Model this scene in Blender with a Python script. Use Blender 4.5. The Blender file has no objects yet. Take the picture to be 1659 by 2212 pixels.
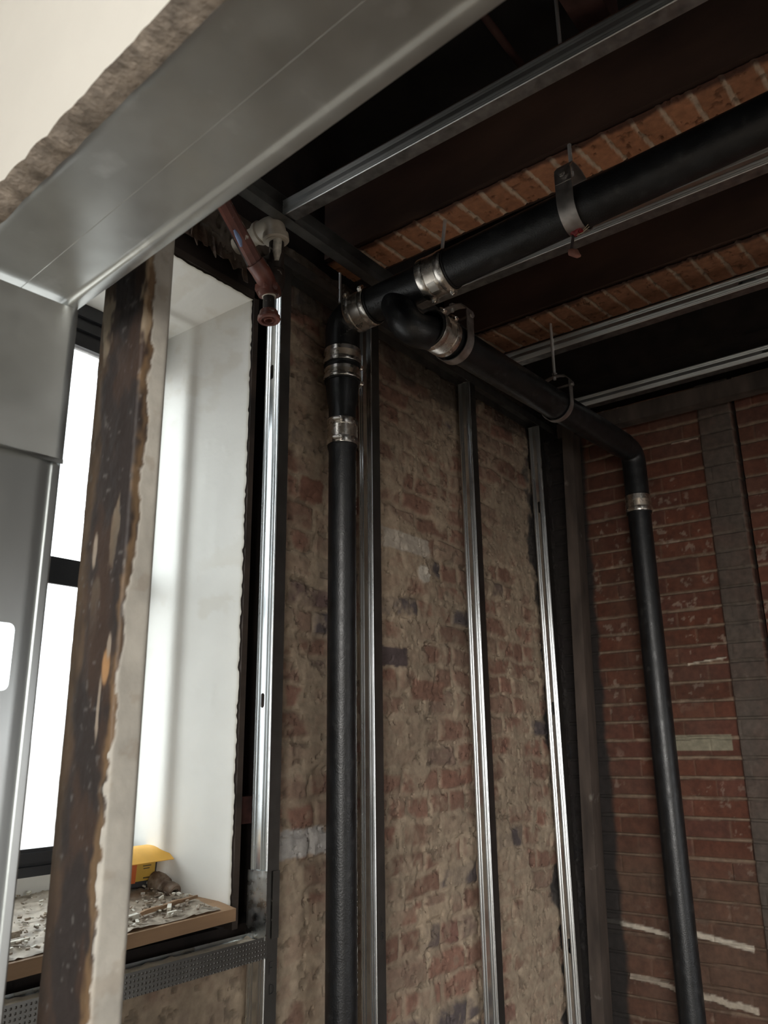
import bpy, math, random
import numpy as np
from mathutils import Vector, Matrix
from mathutils.geometry import tessellate_polygon
random.seed(7)
C = bpy.context.scene
COL = C.collection
PI = math.pi
EYE = 1.5                      # eye height; builders below use heights measured from the eye

# ------------------------------------------------------------------ camera
F_PX = 1735.85
yaw, pitch, roll = (math.radians(v) for v in (52.642, 16.075, -0.758))
fwd = Vector((math.sin(yaw)*math.cos(pitch), math.cos(yaw)*math.cos(pitch), math.sin(pitch)))
r0 = Vector((math.cos(yaw), -math.sin(yaw), 0)); u0 = r0.cross(fwd)
cr = math.cos(roll)*r0 + math.sin(roll)*u0
cu = -math.sin(roll)*r0 + math.cos(roll)*u0
cam = bpy.data.cameras.new('camera'); cam_o = bpy.data.objects.new('camera', cam); COL.objects.link(cam_o)
M = Matrix((cr, cu, -fwd)).transposed().to_4x4(); M.translation = (0, 0, EYE)
cam_o.matrix_world = M
cam.sensor_fit = 'HORIZONTAL'; cam.sensor_width = 36; cam.lens = F_PX/1659*36
cam.clip_start = .02
cam.dof.use_dof = True; cam.dof.focus_distance = 2.1; cam.dof.aperture_fstop = 11
C.camera = cam_o

# ------------------------------------------------------------------ world, lights, exposure
C.view_settings.view_transform = 'Standard'; C.view_settings.look = 'None'
C.view_settings.gamma = 1; C.view_settings.exposure = 0.0
W = bpy.data.worlds.new('overcast'); C.world = W; W.use_nodes = True
nt = W.node_tree; nt.nodes.clear()
wo = nt.nodes.new('ShaderNodeOutputWorld'); bg = nt.nodes.new('ShaderNodeBackground')
tc = nt.nodes.new('ShaderNodeTexCoord'); sx = nt.nodes.new('ShaderNodeSeparateXYZ'); rp = nt.nodes.new('ShaderNodeValToRGB')
nt.links.new(tc.outputs['Generated'], sx.inputs[0]); nt.links.new(sx.outputs['Z'], rp.inputs[0])
rp.color_ramp.elements[0].position = 0.0; rp.color_ramp.elements[0].color = (.20, .187, .18, 1)
rp.color_ramp.elements[1].position = 0.02; rp.color_ramp.elements[1].color = (.93, .97, 1, 1)
nt.links.new(rp.outputs[0], bg.inputs['Color']); bg.inputs['Strength'].default_value = 6.6
nt.links.new(bg.outputs[0], wo.inputs[0])

def area(name, loc, rot, sx_, sy_, power, color, portal=False):
    l = bpy.data.lights.new(name, 'AREA'); l.shape = 'RECTANGLE'; l.size = sx_; l.size_y = sy_
    l.energy = power; l.color = color
    if portal: l.cycles.is_portal = True
    o = bpy.data.objects.new(name, l); COL.objects.link(o); o.location = loc; o.rotation_euler = rot
    return o
# sky seen through the framed window (portal) and the daylight of the near room's own window
area('window_portal', (.95, 1.99, EYE+.45), (-PI/2, 0, 0), 1.0, 1.7, 1, (1, 1, 1), True)
area('near_room_daylight', (-3.32, -1.98, EYE+.24), (0, -PI/2, 0), 1.9, 1.9, 215, (1, .96, .9))
area('added_soffit_fill', (2.1, -3.12, EYE-.8), (PI/2, 0, 0), 1.6, 1.0, 2.5, (1, .9, .78))  # unseen warm fill lamp, added to give the brick soffits a glow

# ------------------------------------------------------------------ helpers
def at(px, py, ax, val):
    d = (px-829.5)/F_PX*cr - (py-1106)/F_PX*cu + fwd
    i = 'XYZ'.index(ax); return d*(val/d[i])

class MB:
    def __init__(s): s.v = []; s.f = []; s.c = None
    def add(s, vs, fs):
        n = len(s.v); s.v += [tuple(v) for v in vs]; s.f += [tuple(i+n for i in f) for f in fs]; return s
    def box(s, a, b, R=None, piv=None):
        x0, y0, z0 = a; x1, y1, z1 = b
        vs = [Vector(p) for p in ((x0,y0,z0),(x1,y0,z0),(x1,y1,z0),(x0,y1,z0),(x0,y0,z1),(x1,y0,z1),(x1,y1,z1),(x0,y1,z1))]
        if R is not None:
            piv = Vector(piv); vs = [R @ (v-piv) + piv for v in vs]
        return s.add(vs, [(0,3,2,1),(4,5,6,7),(0,1,5,4),(1,2,6,5),(2,3,7,6),(3,0,4,7)])
    def frame_box(s, o, ax, ay, az, lx, ly, lz):
        o = Vector(o); q = []
        for k in (0, 1):
            for i, j in ((0,0),(1,0),(1,1),(0,1)):
                q.append(o + ax*lx*i + ay*ly*j + az*lz*k)
        return s.add(q, [(0,3,2,1),(4,5,6,7),(0,1,5,4),(1,2,6,5),(2,3,7,6),(3,0,4,7)])
    def revolve(s, o, ax, prof, n=32, caps=(False, False), sy=1.0):
        o = Vector(o); ax = Vector(ax).normalized()
        a = ax.cross(Vector((0,0,1))) if abs(ax.z) < .9 else ax.cross(Vector((1,0,0)))
        a.normalize(); b = ax.cross(a); vs = []
        for t, r in prof:
            for i in range(n):
                an = 2*PI*i/n; vs.append(o + ax*t + a*(r*math.cos(an)) + b*(r*math.sin(an)*sy))
        fs = []
        for k in range(len(prof)-1):
            for i in range(n):
                j = (i+1) % n; fs.append((k*n+i, k*n+j, (k+1)*n+j, (k+1)*n+i))
        if caps[0]: fs.append(tuple(range(n-1, -1, -1)))
        if caps[1]: fs.append(tuple((len(prof)-1)*n+i for i in range(n)))
        return s.add(vs, fs)
    def tube(s, pts, r, n=24, caps=True):
        pts = [Vector(p) for p in pts]; rs = r if isinstance(r, (list, tuple)) else [r]*len(pts)
        t0 = (pts[1]-pts[0]).normalized()
        a = t0.cross(Vector((0,0,1))) if abs(t0.z) < .9 else t0.cross(Vector((1,0,0)))
        a.normalize(); vs = []
        for k, p in enumerate(pts):
            t = (pts[min(k+1, len(pts)-1)] - pts[max(k-1, 0)]).normalized()
            a = (a - t*a.dot(t)).normalized(); b = t.cross(a)
            for i in range(n):
                an = 2*PI*i/n; vs.append(p + a*(rs[k]*math.cos(an)) + b*(rs[k]*math.sin(an)))
        fs = [(k*n+i, k*n+(i+1)%n, (k+1)*n+(i+1)%n, (k+1)*n+i) for k in range(len(pts)-1) for i in range(n)]
        if caps: fs += [tuple(range(n-1,-1,-1)), tuple((len(pts)-1)*n+i for i in range(n))]
        return s.add(vs, fs)
    def sheet(s, prof, o, du, dv, dl, L, t):
        """sheet metal: 2-D polyline prof (u,v) of thickness t, extruded along dl by L"""
        P = [Vector((p[0], p[1])) for p in prof]; out = []
        for i, p in enumerate(P):
            d = (P[min(i+1, len(P)-1)] - P[max(i-1, 0)]).normalized(); out.append(p + Vector((-d.y, d.x))*t)
        ring = P + out[::-1]; n = len(ring); o = Vector(o)
        vs = [o + du*q.x + dv*q.y for q in ring] + [o + du*q.x + dv*q.y + dl*L for q in ring]
        m = len(P); fs = [(i, (i+1) % n, n+(i+1) % n, n+i) for i in range(n)]
        for i in range(m-1):
            q = (i, n-1-i, n-2-i, i+1); fs += [q, tuple(n+k for k in q[::-1])]
        return s.add(vs, fs)
    def plate(s, outline, holes, o, du, dv, dn, t):
        """flat plate with holes; 2-D loops in (u,v), thickness t along dn"""
        loops = [[Vector((p[0], p[1], 0)) for p in l] for l in [outline]+holes]
        tris = tessellate_polygon(loops); flat = [p for l in loops for p in l]; o = Vector(o); n = len(flat)
        vs = [o + du*p.x + dv*p.y for p in flat] + [o + du*p.x + dv*p.y + dn*t for p in flat]
        fs = [tuple(q) for q in tris] + [tuple(n+i for i in q[::-1]) for q in tris]
        k = 0
        for l in loops:
            m = len(l); fs += [(k+i, k+(i+1) % m, n+k+(i+1) % m, n+k+i) for i in range(m)]; k += m
        return s.add(vs, fs)
    def build(s, name, mat, parent=None, label=None, cat=None, group=None, kind=None, ang=32, cols=None):
        P = Vector(parent['_o']) if parent is not None else None
        if P is None:
            a = np.array(s.v); lo, hi = a.min(0), a.max(0)
            P = Vector(((lo[0]+hi[0])/2, (lo[1]+hi[1])/2, lo[2]))
        me = bpy.data.meshes.new(name)
        me.from_pydata([tuple(Vector(v)-P) for v in s.v], [], s.f)
        if cols is not None:
            ca = me.color_attributes.new('col', 'FLOAT_COLOR', 'POINT')
            ca.data.foreach_set('color', np.concatenate([cols, np.ones((len(cols), 1))], 1).astype(np.float32).ravel())
        me.materials.append(mat)
        import bmesh
        if len(s.v) < 60000:
            bm = bmesh.new(); bm.from_mesh(me); bmesh.ops.recalc_face_normals(bm, faces=bm.faces); bm.to_mesh(me); bm.free()
        me.polygons.foreach_set('use_smooth', [True]*len(me.polygons)); me.set_sharp_from_angle(angle=math.radians(ang))
        o = bpy.data.objects.new(name, me); COL.objects.link(o)
        o['_o'] = tuple(P)
        if parent is not None: o.parent = parent
        else: o.location = P + Vector((0, 0, EYE))
        return tag(o, label, cat, group, kind)

def tag(o, label=None, cat=None, group=None, kind=None):
    if label: o['label'] = label
    if cat: o['category'] = cat
    if group: o['group'] = group
    if kind: o['kind'] = kind
    return o
def thing(name, loc, label, cat, group=None):
    o = bpy.data.objects.new(name, None); COL.objects.link(o); o.empty_display_size = .05
    o.location = Vector(loc) + Vector((0, 0, EYE)); o['_o'] = tuple(loc)
    return tag(o, label, cat, group)
X, Y, Z = Vector((1,0,0)), Vector((0,1,0)), Vector((0,0,1))

# numpy value noise
_tab = {}
def vn(x, y, sc, seed=0):
    if seed not in _tab: _tab[seed] = np.random.RandomState(seed).rand(256, 256)
    T = _tab[seed]; x = np.asarray(x)/sc+100; y = np.asarray(y)/sc+100
    xi = np.floor(x).astype(int); yi = np.floor(y).astype(int); fx = x-xi; fy = y-yi
    fx = fx*fx*(3-2*fx); fy = fy*fy*(3-2*fy); g = lambda a, b: T[a % 256, b % 256]
    return (g(xi,yi)*(1-fx)+g(xi+1,yi)*fx)*(1-fy) + (g(xi,yi+1)*(1-fx)+g(xi+1,yi+1)*fx)*fy
def fbm(x, y, sc, seed=0, oc=4):
    t = 0; a = 1; n = 0
    for k in range(oc): t = t + a*vn(x, y, sc/2**k, seed+k*13); n += a; a *= .55
    return t/n
def ss(a, b, x): t = np.clip((x-a)/(b-a), 0, 1); return t*t*(3-2*t)
def mix(a, b, t): return a*(1-t[..., None]) + np.asarray(b)*t[..., None]

def grid_mesh(name, pos, cols, mat, keep=None, **kw):
    """pos: (n,m,3) array, cols: (n,m,3)"""
    n, m = pos.shape[:2]; i, j = np.meshgrid(np.arange(n-1), np.arange(m-1), indexing='ij')
    a = i*m+j; q = np.stack([a, a+m, a+m+1, a+1], -1)
    if keep is not None:
        k = keep[:-1,:-1] & keep[1:,:-1] & keep[1:,1:] & keep[:-1,1:]; q = q[k]
    q = q.reshape(-1, 4); used = np.unique(q); mp = -np.ones(n*m, int); mp[used] = np.arange(len(used))
    b = MB(); b.v = [tuple(p) for p in pos.reshape(-1, 3)[used].tolist()]; b.f = [tuple(f) for f in mp[q].tolist()]
    return b.build(name, mat, cols=cols.reshape(-1, 3)[used], **kw)

# ------------------------------------------------------------------ materials
def mat(name, col, rough=.6, metal=0, var=.15, vscale=8, bump=0, bscale=60, col2=None, thr=None, rvar=0, spec=.5, stretch=None, attr=False, extra=None):
    m = bpy.data.materials.new(name); m.use_nodes = True; t = m.node_tree; N = t.nodes; L = t.links
    p = N['Principled BSDF']; p.inputs['Roughness'].default_value = rough; p.inputs['Metallic'].default_value = metal
    p.inputs['Specular IOR Level'].default_value = spec
    tc = N.new('ShaderNodeTexCoord'); mp = N.new('ShaderNodeMapping'); L.new(tc.outputs['Object'], mp.inputs[0])
    if stretch: mp.inputs['Scale'].default_value = stretch
    nz = N.new('ShaderNodeTexNoise'); nz.inputs['Scale'].default_value = vscale; nz.inputs['Detail'].default_value = 7
    L.new(mp.outputs[0], nz.inputs['Vector'])
    rr = N.new('ShaderNodeValToRGB'); L.new(nz.outputs['Fac'], rr.inputs[0])
    c = Vector(col[:3]); c2 = Vector(col2[:3]) if col2 else c*(1-var*2)
    e = rr.color_ramp.elements
    lo, hi = thr if thr else (.3, .7)
    e[0].position = lo; e[1].position = hi; e[0].color = (*c2, 1); e[1].color = (*(c if col2 else c*(1+var)), 1)
    base = rr.outputs[0]
    if attr:
        at_ = N.new('ShaderNodeAttribute'); at_.attribute_name = 'col'
        mx = N.new('ShaderNodeMix'); mx.data_type = 'RGBA'; mx.blend_type = 'MULTIPLY'; mx.inputs[0].default_value = 1
        L.new(at_.outputs['Color'], mx.inputs[6]); L.new(base, mx.inputs[7]); base = mx.outputs[2]
    L.new(base, p.inputs['Base Color'])
    if rvar:
        n2 = N.new('ShaderNodeTexNoise'); n2.inputs['Scale'].default_value = vscale*1.7; n2.inputs['Detail'].default_value = 5
        L.new(mp.outputs[0], n2.inputs['Vector']); mr = N.new('ShaderNodeMapRange')
        mr.inputs['From Min'].default_value = .3; mr.inputs['From Max'].default_value = .7
        mr.inputs['To Min'].default_value = max(rough-rvar, .05); mr.inputs['To Max'].default_value = rough+rvar
        L.new(n2.outputs['Fac'], mr.inputs[0]); L.new(mr.outputs[0], p.inputs['Roughness'])
    if bump:
        n3 = N.new('ShaderNodeTexNoise'); n3.inputs['Scale'].default_value = bscale; n3.inputs['Detail'].default_value = 6
        L.new(mp.outputs[0], n3.inputs['Vector']); bp = N.new('ShaderNodeBump'); bp.inputs['Strength'].default_value = 1
        bp.inputs['Distance'].default_value = bump
        L.new(n3.outputs['Fac'], bp.inputs['Height']); L.new(bp.outputs[0], p.inputs['Normal'])
    if extra: extra(m, N, L, p, tc)
    return m
def dimples(scale, depth):
    def f(m, N, L, p, tc):
        sx = N.new('ShaderNodeSeparateXYZ'); L.new(tc.outputs['Object'], sx.inputs[0]); prod = None; out = []
        for ax in ('X', 'Z'):
            a = N.new('ShaderNodeMath'); a.operation = 'MULTIPLY'; a.inputs[1].default_value = scale; L.new(sx.outputs[ax], a.inputs[0])
            b = N.new('ShaderNodeMath'); b.operation = 'SINE'; L.new(a.outputs[0], b.inputs[0])
            c = N.new('ShaderNodeMath'); c.operation = 'MAXIMUM'; c.inputs[1].default_value = 0; L.new(b.outputs[0], c.inputs[0]); out.append(c)
        d = N.new('ShaderNodeMath'); d.operation = 'MULTIPLY'; L.new(out[0].outputs[0], d.inputs[0]); L.new(out[1].outputs[0], d.inputs[1])
        b = N.new('ShaderNodeBump'); b.inputs['Distance'].default_value = depth; L.new(d.outputs[0], b.inputs['Height']); L.new(b.outputs[0], p.inputs['Normal'])
    return f
def spots(col, scale, lo, hi, seed=0.0, stretch=(1,1,1)):
    """extra layer of paint or dirt patches over the base colour"""
    def f(m, N, L, p, tc):
        mp = N.new('ShaderNodeMapping'); mp.inputs['Location'].default_value = (seed, seed*2, seed); mp.inputs['Scale'].default_value = stretch
        L.new(tc.outputs['Object'], mp.inputs[0])
        n = N.new('ShaderNodeTexNoise'); n.inputs['Scale'].default_value = scale; n.inputs['Detail'].default_value = 4; L.new(mp.outputs[0], n.inputs['Vector'])
        r = N.new('ShaderNodeMapRange'); r.inputs['From Min'].default_value = lo; r.inputs['From Max'].default_value = hi; L.new(n.outputs['Fac'], r.inputs[0])
        old = p.inputs['Base Color'].links[0].from_socket
        mx = N.new('ShaderNodeMix'); mx.data_type = 'RGBA'; L.new(r.outputs[0], mx.inputs[0]); L.new(old, mx.inputs[6]); mx.inputs[7].default_value = (*col, 1)
        L.new(mx.outputs[2], p.inputs['Base Color'])
    return f
GALV = mat('galvanised_steel', (.56, .59, .60), .3, 1, .12, 14, .00012, 25, rvar=.1, stretch=(1, 1, 1))
GALVX = mat('galvanised_web', (.74, .77, .78), .28, 1, .06, 10, rvar=.07, stretch=(1, 1, .12))
GALVJ = mat('galvanised_joist', (.85, .88, .88), .42, 1, .08, 14, rvar=.07, stretch=(1, .12, 1))
KNURL = mat('knurled_flange', (.17, .165, .155), .42, 1, .1, 14, extra=dimples(2*PI/.0022, .00025))
DIMPLE = mat('dimpled_track', (.24, .24, .23), .38, 1, .1, 14, extra=dimples(2*PI/.0095, .0012))
HEADER = mat('header_steel', (.60, .62, .61), .38, 1, .08, 9, .0002, 6, rvar=.06, extra=spots((.80, .82, .82), 11, .60, .74))
IRON = mat('black_cast_iron', (.008, .009, .0105), .40, 0, .3, 20, .0006, 220, rvar=.08, spec=.6, extra=spots((.05, .05, .05), 30, .6, .9))
STEEL = mat('stainless', (.82, .77, .71), .27, 1, .06, 20, rvar=.06)
RUBBER = mat('rubber', (.01, .01, .01), .5)
HANG = mat('hanger_steel', (.52, .49, .47), .45, 1, .15, 30, .0001, 90, rvar=.1)
RODM = mat('rod_steel', (.72, .72, .72), .38, .55, .06, 30)
GREYW = mat('grey_primed_wall', (.30, .29, .27), .8, 0, .05, 4)
WHITE = mat('white_wall_paint', (.80, .78, .72), .75, 0, .02, 6, .0002, 60)
JAMB = mat('old_white_paint', (.73, .72, .67), .5, 0, .03, 7, .0012, 26, extra=spots((.62, .56, .44), 11, .6, .8, 3))
CORE = mat('plasterboard_edge', (.36, .31, .26), .9, 0, .25, 50, .002, 160)
BLACKF = mat('dark_bronze_frame', (.02, .021, .024), .35, 0, .1, 20, spec=.5)
WOODD = mat('old_dark_timber', (.05, .034, .025), .85, 0, .35, 9, .0015, 30, stretch=(.3, 1, 1))
WOODT = mat('raw_timber_end', (.022, .015, .012), .9, 0, .3, 12, .001, 60)
WOODC = mat('corner_timber', (.075, .056, .045), .85, 0, .3, 14, .001, 60, stretch=(1, 1, .25), extra=spots((.22, .2, .17), 13, .66, .8, 5))
SILLW = mat('sill_timber', (.33, .20, .11), .7, 0, .25, 14, .0008, 50, stretch=(.15, 1, 1))
DUST = mat('sill_dust', (.44, .38, .29), .95, 0, .25, 40, .002, 120)
PVC = mat('old_ivory_pipe', (.55, .49, .40), .35, 0, .12, 12, .0004, 60, extra=spots((.3, .2, .12), 14, .62, .8, 2))
REDP = mat('red_oxide_paint', (.16, .055, .04), .4, 0, .25, 16, .0008, 80, extra=spots((.6, .55, .48), 38, .64, .70, 1))
BLUE = mat('blue_paint_dab', (.25, .33, .55), .5, 0, .1, 40)
BLKP = mat('black_old_iron', (.03, .022, .018), .5, 0, .3, 18, .0008, 80, extra=spots((.6, .55, .48), 30, .66, .72, 1))
RUST = mat('rusty_fitting', (.20, .14, .10), .75, 0, .3, 30, .001, 120, extra=spots((.38, .33, .27), 40, .5, .7, 1))
BRICK = mat('brickwork', (1, 1, 1), .9, 0, .12, 45, .0012, 110, attr=True)
STONE = mat('attribute_paint', (1, 1, 1), .6, 0, .08, 30, .0006, 110, attr=True)
SOFFW = mat('brown_beam_casing', (.075, .038, .026), .75, 0, .3, 5, .0006, 60, stretch=(1, .4, 1))
DARK = mat('dark_ceiling_boards', (.022, .019, .018), .9, 0, .3, 4, .002, 40)
BARP = mat('brown_bar', (.11, .05, .04), .7, 0, .3, 10, .001, 50)
FLOOR = mat('dusty_floor', (.30, .25, .20), .8, 0, .2, 3, .001, 40)
YELL = mat('yellow_card', (.85, .46, .07), .5, 0, .06, 20)
YELD = mat('printed_yellow', (.62, .38, .05), .5, 0, .04, 20)
ORNG = mat('printed_orange', (.62, .13, .02), .5, 0, .04, 20)
GREYC = mat('black_card', (.035, .035, .037), .5, 0, .1, 20)
INK = mat('ink', (.012, .012, .012), .5, 0, .1, 20)
WTAG = mat('pale_print', (.6, .62, .6), .5, 0, .05, 20)
DEBR = mat('debris', (.38, .31, .24), .9, 0, .35, 60, .001, 200)
DEBW = mat('pale_debris', (.68, .64, .55), .8, 0, .2, 60)
TORN = mat('torn_lining', (.13, .085, .06), .85, 0, .35, 22, .001, 120)
REDT = mat('red_tape', (.18, .008, .012), .5, 0, .1, 20)
PINK = mat('foam_lump', (.26, .11, .08), .8, 0, .2, 40, .001, 100)
STRING = mat('straw', (.5, .42, .28), .7)
LABELM = mat('metal_label', (.72, .70, .66), .35, .6, .05, 20)
PAINT = mat('reveal_paint', (1, 1, 1), .55, 0, .02, 8, .0005, 60, attr=True)
def glass():
    m = bpy.data.materials.new('hazy_glass'); m.use_nodes = True; N = m.node_tree.nodes; L = m.node_tree.links; N.clear()
    o = N.new('ShaderNodeOutputMaterial'); t = N.new('ShaderNodeBsdfTransparent'); t.inputs[0].default_value = (.93, .95, .95, 1)
    d = N.new('ShaderNodeBsdfTranslucent'); d.inputs[0].default_value = (.85, .85, .82, 1)
    mx = N.new('ShaderNodeMixShader')
    tc = N.new('ShaderNodeTexCoord'); n = N.new('ShaderNodeTexNoise'); n.inputs['Scale'].default_value = 22; n.inputs['Detail'].default_value = 8
    L.new(tc.outputs['Object'], n.inputs['Vector']); r = N.new('ShaderNodeMapRange'); r.inputs['From Min'].default_value = .3; r.inputs['From Max'].default_value = .8
    r.inputs['To Min'].default_value = .1; r.inputs['To Max'].default_value = .3; L.new(n.outputs['Fac'], r.inputs[0]); L.new(r.outputs[0], mx.inputs[0])
    L.new(t.outputs[0], mx.inputs[1]); L.new(d.outputs[0], mx.inputs[2]); L.new(mx.outputs[0], o.inputs[0]); return m
GLASS = glass()

# ================================================================== SETTING
XR = 3.38      # right brick wall
YW = 1.575     # window wall brick face
FL = -EYE      # floor
MB().box((-3.5, -3.2, FL-.1), (XR+.5, 2.0, FL)).build('floor', FLOOR, kind='structure')
MB().box((.40, -3.2, 2.12), (XR+.5, 2.0, 2.25)).build('ceiling', DARK, kind='structure')
MB().box((-3.5, -3.2, 1.25), (.34, YW, 1.33)).build('ceiling', GREYW, kind='structure')
b = MB(); b.box((-3.5, -3.3, FL), (1.3, -3.0, 2.2)); b.box((2.9, -3.3, FL), (XR+.5, -3.0, 2.2)); b.box((1.3, -3.3, FL), (2.9, -3.0, -1.3)); b.box((1.3, -3.3, .3), (2.9, -3.0, 2.2))
b.build('wall_back', GREYW, kind='structure')
b = MB(); b.box((-3.5, -3.0, FL), (-3.2, -2.94, 1.3)); b.box((-3.5, -1.0, FL), (-3.2, 2.0, 1.3)); b.box((-3.5, -2.94, FL), (-3.2, -1.0, -.75)); b.box((-3.5, -2.94, 1.2), (-3.2, -1.0, 1.3)); b.build('wall_left', GREYW, kind='structure')
# window wall, part in the near room
b = MB(); b.box((-3.5, YW, FL), (.36, 1.98, 2.2)); b.build('wall_near_window', GREYW, kind='structure')
# masonry core of the window wall around the opening and the right wall core
b = MB()
b.box((.36, YW+.03, FL), (XR+.3, 1.98, -.47)); b.box((.36, YW+.03, 1.33), (XR+.3, 1.98, 2.2)); b.box((1.60, YW+.03, -.47), (XR+.3, 1.98, 1.33))
b.box((.36, YW+.03, -.47), (.52, 1.98, 1.33)); b.box((1.50, 1.80, -.47), (1.60, 1.98, 1.33)); b.box((.52, 1.80, 1.28), (1.60, 1.98, 1.33))
b.box((1.44, 1.90, -.47), (1.50, 1.98, 1.33)); b.box((.52, 1.60, -.47), (1.60, 1.98, -.418)); b.box((.52, 1.875, -.42), (1.45, 1.98, -.32))
b.build('wall_window_core', WOODT, kind='structure')
MB().box((XR+.03, -3.0, FL), (XR+.4, YW+.03, 2.2)).build('wall_right_core', WOODT, kind='structure')

# ---- window wall brick face (real relief)
st = .005
xs = np.arange(.50, XR+.04, st); zs = np.arange(-1.30, 1.52, st)
gx, gz = np.meshgrid(xs, zs, indexing='ij')
wx = gx + (fbm(gx, gz, .22, 1)-.5)*.05 + (fbm(gx, gz, .05, 2)-.5)*.012
wz = gz + (fbm(gx, gz, .35, 5)-.5)*.07 + (fbm(gx, gz, .06, 6)-.5)*.014
H = .078; row = np.floor(wz/H); fz = wz/H-row
blen = np.where((row % 5) == 2, .112, .215)
bx = wx/blen + .5*(row % 2) + .13*np.sin(row*3.1); col_ = np.floor(bx); fx = bx-col_
dj = np.minimum(np.minimum(fx, 1-fx)*blen, np.minimum(fz, 1-fz)*H)
hh = np.random.RandomState(3).rand(64, 64)[(row.astype(int)*7) % 64, (col_.astype(int)*5+row.astype(int)*3) % 64]
h2 = np.random.RandomState(4).rand(64, 64)[(row.astype(int)*7) % 64, (col_.astype(int)*5+row.astype(int)*3) % 64]
wj = .005 + .014*fbm(gx, gz, .09, 8)
mort = 1-ss(wj*.35, wj*1.35, dj)
smear = ss(.45, .58, fbm(gx, gz, .16, 11, 5) + .1*(hh-.5))
smear2 = ss(.54, .62, fbm(gx, gz, .045, 21, 4))
base = np.stack([.18+.09*hh, .105+.04*hh, .075+.03*hh], -1)
base = mix(base, (.25, .17, .125), ss(.5, .8, h2)*.9)
base = mix(base, (.10, .08, .08), ss(.90, .94, h2))
base = mix(base, (.25, .12, .085), ss(.10, .05, hh)*.7)
mc = np.stack([.27+.15*fbm(gx, gz, .04, 31), .21+.12*fbm(gx, gz, .04, 31), .15+.09*fbm(gx, gz, .04, 31)], -1)
cov = np.clip(mort*.8+smear*.75+smear2*.4*(1-mort), 0, 1)
cols = mix(base, mc, np.zeros_like(cov)) * (1-cov[..., None]) + mc*cov[..., None]
dirt = ss(.45, .75, fbm(gx, gz, .5, 41)); cols = cols*(1-.25*dirt[..., None])
chips = ss(.64, .70, fbm(gx, gz, .022, 51, 3)); cols = cols*(1-.3*chips[..., None])
def patch(cx_, cz_, rx, rz, c, soft=.012, shear=0):
    global cols
    d = np.maximum(np.abs(gx-cx_)/rx, np.abs(gz-cz_-shear*(gx-cx_))/rz) + (fbm(gx, gz, .02, 61)-.5)*.35
    cols = mix(cols, c, 1-ss(.85, 1.05, d)*1.0)
patch(2.19, .665, .15, .035, (.42, .37, .31)); patch(1.69, -.25, .10, .036, (.36, .34, .32))
d = np.hypot(gx-2.285, gz-.57)/.036 + (fbm(gx, gz, .015, 71)-.5)*.5; rnd = 1-ss(.85, 1.05, d); cols = mix(cols, (.46, .42, .36), rnd)
patch(2.30, .17, .105, .034, (.19, .105, .075)); patch(2.08, .27, .10, .032, (.075, .055, .055)); patch(2.31, -.52, .10, .03, (.36, .28, .2))
patch(1.71, .74, .05, .036, (.20, .10, .07))
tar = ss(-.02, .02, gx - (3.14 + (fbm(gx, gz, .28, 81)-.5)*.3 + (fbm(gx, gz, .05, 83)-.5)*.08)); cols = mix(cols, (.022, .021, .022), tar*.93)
top_dark = ss(.0, .03, gz - 1.30 - (fbm(gx, gz, .2, 85)-.5)*.2); cols = mix(cols, (.05, .042, .037), top_dark*.7)  # brick face darker above an uneven line near the top
hole = 1-ss(.8, 1.0, np.maximum(np.abs(gx-3.20)/.07, np.abs(gz-1.24)/.055)); hole2 = 1-ss(.8, 1.0, np.hypot((gx-2.95)/.03, (gz+.43)/.028))
disp = -.006*mort*(1-smear) + .006*smear*fbm(gx, gz, .08, 91) + .006*(fbm(gx, gz, .035, 93)-.5) + .006*(h2-.5)*(1-mort) - .005*chips + .03*(fbm(gx, gz, .6, 95)-.5) - .06*hole - .05*hole2 + .006*rnd
cols = mix(cols, (.01, .01, .012), np.clip(hole+hole2, 0, 1))
edge = 1.495 + .02*(fbm(gz*0, gz, .08, 97)-.5)*2
keep = ~((gx < edge+.03) & (gz > -.445+.02*(fbm(gx, gz*0, .1, 98)-.5)) & (gz < 1.34))
pos = np.stack([gx, YW-disp, gz], -1)
grid_mesh('wall_window', pos, cols, BRICK, keep, kind='structure')

# ---- right wall brick face
ys = np.arange(-.35, YW+.03, st); zs = np.arange(-1.15, 1.48, st)
gy, gz = np.meshgrid(ys, zs, indexing='ij')
wy = gy + (fbm(gy, gz, .3, 101)-.5)*.01
wz = gz + (fbm(gy, gz, .5, 105)-.5)*.018 + (fbm(gy, gz, .05, 106)-.5)*.004
H = .0735; row = np.floor(wz/H); fz = wz/H-row; bl = .215
bx = wy/bl + .5*(row % 2) + .1*np.sin(row*2.3); cc = np.floor(bx); fx = bx-cc
R1 = np.random.RandomState(13).rand(64, 64)[(row.astype(int)*7) % 64, (cc.astype(int)*5+row.astype(int)*3) % 64]
R2 = np.random.RandomState(14).rand(64, 64)[(row.astype(int)*7) % 64, (cc.astype(int)*5+row.astype(int)*3) % 64]
dv = np.minimum(fz, 1-fz)*H; dh = np.minimum(fx, 1-fx)*bl
wj = .0045+.003*fbm(gy, gz, .1, 108); mz = 1-ss(wj*.7, wj*1.2, dv); my = (1-ss(.002, .004, dh))*.25; mort = np.maximum(mz, my)
base = np.stack([.082+.045*R1, .028+.014*R1, .015+.008*R1], -1); base = mix(base, (.10, .04, .028), ss(.6, .8, R2)*.6)
mk = fbm(gy, gz, .12, 111); mc = np.stack([.12+.20*mk, .08+.155*mk, .055+.11*mk], -1)
cols = mix(base, (0, 0, 0), np.zeros_like(mk)); cols = cols*(1-mort[..., None]) + mc*mort[..., None]
drip = ss(.66, .72, fbm(gy, gz, .03, 113, 4))*ss(.35, .6, fbm(gy, gz, .4, 114)); cols = mix(cols, (.42, .34, .27), drip*.4)
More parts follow.
